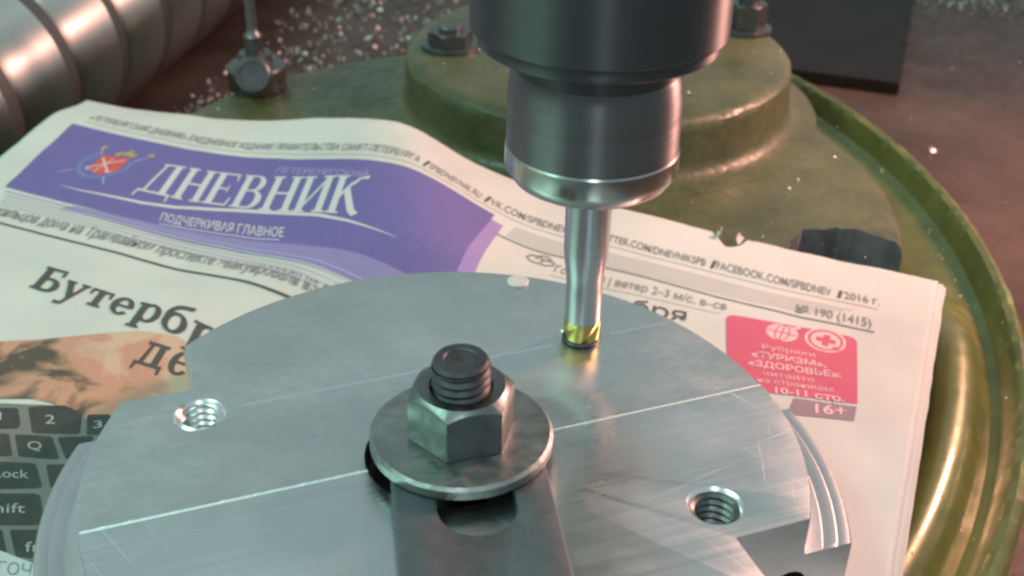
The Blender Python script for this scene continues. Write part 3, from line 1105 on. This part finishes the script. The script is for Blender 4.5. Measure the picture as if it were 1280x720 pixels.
# burr left along the milled step, either side of the bore
for xa, xb in ((-74.4, -17.8), (17.8, 74.4)):
    bm = bmesh.new()
    n = 70
    rows = []
    for i in range(n + 1):
        x = xa + (xb - xa) * i / n
        j1 = (.05 + .30 * abs(mnoise.noise(Vector((x * .8, 0, 0))))) * (1.0 if xa < 0 else .4)
        wd = .55 if xa < 0 else .25
        rows.append([bm.verts.new((x, -1.0 - wd, 24.02 + Z0)), bm.verts.new((x, -.98, 24.1 + Z0 + j1)), bm.verts.new((x, -.8, 23.75 + Z0))])
    for a, b in zip(rows, rows[1:]):
        bm.faces.new((a[0], b[0], b[1], a[1]))
        bm.faces.new((a[1], b[1], b[2], a[2]))
    mk('burr', bm, 'burr_glint', disc, 0)

# ------------------------------------------------------------------ strap clamp, washer, nut, stud
SX, SY = -9.9, 197.4
SR = R(8.6)   # the strap's length runs along local -y
strap = thing('strap_clamp', 'flat dark steel strap clamp with rounded slot lying under the washer', 'clamp', (SX, SY, 24.05), SR)
SLOT = -28.6


def rrect(x0, x1, y0, y1, r_, n=6):
    out = []
    for cx, cy, a0 in ((x1 - r_, y1 - r_, 0), (x0 + r_, y1 - r_, 90), (x0 + r_, y0 + r_, 180), (x1 - r_, y0 + r_, 270)):
        for i in range(n + 1):
            a = R(a0 + 90 * i / n)
            out.append((cx + r_ * math.cos(a), cy + r_ * math.sin(a)))
    return out


bm = bmesh.new()
prism(bm, rrect(-15.4, 16.2, -120, 15.5, 1.5), 0, 3)
so = mk('bar', bm, ['strap_steel', 'slot_floor'], strap)
bm = bmesh.new()
prism(bm, rrect(-6.9, 8.7, SLOT, 7, 7.7, 12), -2, 12)
carve(so, [mk('c', bm, 'strap_steel', None, 0)], bevel=0.2)

bm = bmesh.new()
lathe(bm, [(6.6, 0.2), (6.9, 0), (18.7, 0), (19.1, .4), (19.1, 2.3), (18.4, 2.95), (7.2, 3.0), (6.6, 2.6)], 120, closed=True,
      jit=lambda k, a: (0, .06 * mnoise.noise(Vector((math.cos(a) * 3, math.sin(a) * 3, k)))))
tag(mk('washer', bm, 'washer_steel', None, 30, (SX, SY, 27.12)), 'thick round steel washer under the hex nut', 'washer')

NZ = 30.15
bm = bmesh.new()
prism(bm, hexpts(11.4, R(-90 - 13.8 + 2)), 0, 11.4)
nut = mk('hex_nut', bm, ['nut_steel'], None, 30, (SX, SY, NZ))
bm = bmesh.new()
lathe(bm, [(6.15, -1), (6.15, 10.9), (6.6, 11.35), (9.0, 11.35), (12.6, 8.6), (12.6, .9), (10.8, -.2), (10.4, -1)], 96, closed=True)
cn = mk('c', bm, ['nut_steel'], None, 0, (SX, SY, NZ))
carve(nut, [cn], 'INTERSECT', bevel=0.15)
tag(nut, 'grey hex nut tightened on the threaded stud above the washer', 'nut')

bm = bmesh.new()  # wide foot of the stud is added to keep the bore dark inside
lathe(bm, [(0, .6), (17.3, .6), (17.3, 8), (5.32, 8), (5.32, 46.6), (5.8, 46.9), (5.8, 47.25), (5.25, 48.0), (3.6, 48.05), (3.3, 47.7), (1.6, 47.65), (0, 47.1)], 64)
stud = tag(mk('threaded_stud', bm, 'stud_black', None, 25, (SX, SY, 0)), 'blackened threaded stud sticking up through the hex nut', 'stud')
bm = bmesh.new()
prof = [(5.2, 30)]
z = 30.0
while z < 45.5:
    prof += [(5.3, z), (5.3, z + .2), (6.0, z + .95), (6.08, z + 1.1), (5.95, z + 1.3)]
    z += 2.0
lathe(bm, prof, 72, a0=0, a1=2 * math.pi - 1e-5, jit=lambda k, a: (0, min(2.0 * a / (2 * math.pi), 47.1 - prof[k][1])))
mk('thread', bm, 'stud_black', stud, 25)

# ------------------------------------------------------------------ spindle and end mill
CX, CY = 17.1, 243.0
sp_ = thing('spindle', 'polished steel milling spindle with collet nut hanging above the disc', 'spindle', (CX, CY, 61))


def lsp(p):
    return [(r, z - 61 + (5.5 if z > 92 else 4.2)) for r, z in p]


bm = bmesh.new()
lathe(bm, lsp([(0, 88), (18, 88), (18, 92.6), (25.0, 92.8), (25.7, 93.4), (25.8, 95.9), (26.2, 96.1), (26.9, 96.2), (27.2, 96.5), (27.2, 190), (0, 190)]), 128)
mk('quill', bm, 'spindle_steel', sp_, 30)
bm = bmesh.new()
lathe(bm, lsp([(5.6, 66), (18.9, 66.0), (19.05, 71.3), (19.05, 78.2), (18.98, 78.5), (18.98, 78.9), (19.0, 79.2), (18.95, 84.0), (18.8, 84.6), (18.5, 87.6), (17.6, 89.6), (5.6, 89.6)]), 128, closed=True)
mk('collet_nut', bm, 'nut_grey', sp_, 20)
bm = bmesh.new()
lathe(bm, lsp([(6.2, 62.2), (12.6, 61.3), (14.8, 61.5), (17.6, 63.2), (18.9, 65.2), (19.35, 66.4), (19.35, 70.4), (19.0, 70.9), (6.2, 70.9)]), 128, closed=True)
mk('nut_ring', bm, 'nut_bright', sp_, 30)
bm = bmesh.new()
lathe(bm, lsp([(5.3, 62), (5.45, 61.2), (6.1, 61.4), (6.1, 66), (5.3, 66)]), 64, closed=True)
mk('collet', bm, 'spindle_steel', sp_, 30)

em = thing('end_mill', 'small steel end mill with gold coated tip touching the disc', 'milling cutter', (CX, CY, 23.15))


def le(p):
    return [(r, z - 23.15) for r, z in p]


def flute(prof_):
    def f(k, a):
        z = prof_[k][1]
        d = 0.42 * (1 - sm(27.5, 29.6, z + 23.15)) * max(0.0, math.cos(4 * (a - z * 0.19))) ** 2
        return (-d if prof_[k][0] > 3 else 0, 0)
    return f


pr = le([(0, 70), (5.25, 70), (5.25, 48.5), (5.15, 46.2), (4.5, 41.5), (4.3, 39)] + [(4.33, 38 - .8 * i) for i in range(11)] + [(4.35, 29.2), (0, 29.2)])
bm = bmesh.new()
lathe(bm, pr, 96, jit=flute(pr))
mk('shank', bm, 'carbide', em, 40)
pr = le([(0, 29.2), (4.35, 29.2)] + [(4.4, 28.6 - .5 * i) for i in range(9)] + [(4.4, 24.1), (0, 24.1)])
bm = bmesh.new()
lathe(bm, pr, 96, jit=flute(pr))
mk('coated_tip', bm, 'titanium_nitride', em, 40)
bm = bmesh.new()  # dark ring added as painted contact shade under the tip
lathe(bm, le([(0, 24.1), (4.6, 24.1), (4.75, 23.8), (4.7, 23.4), (4.4, 23.15), (0, 23.3)]), 64)
mk('contact_shade', bm, 'black_oxide_and_shade', em, 30)
o = flakes('cut_chip', [(CX - 5.1, CY - 1.0, 24.6), (CX - 5.4, CY - .6, 23.9)], 'chip', 1.6, 2.2, 'tiny bright chip clinging to the left side of the end mill tip', 'metal chip')
o['kind'] = 'thing'
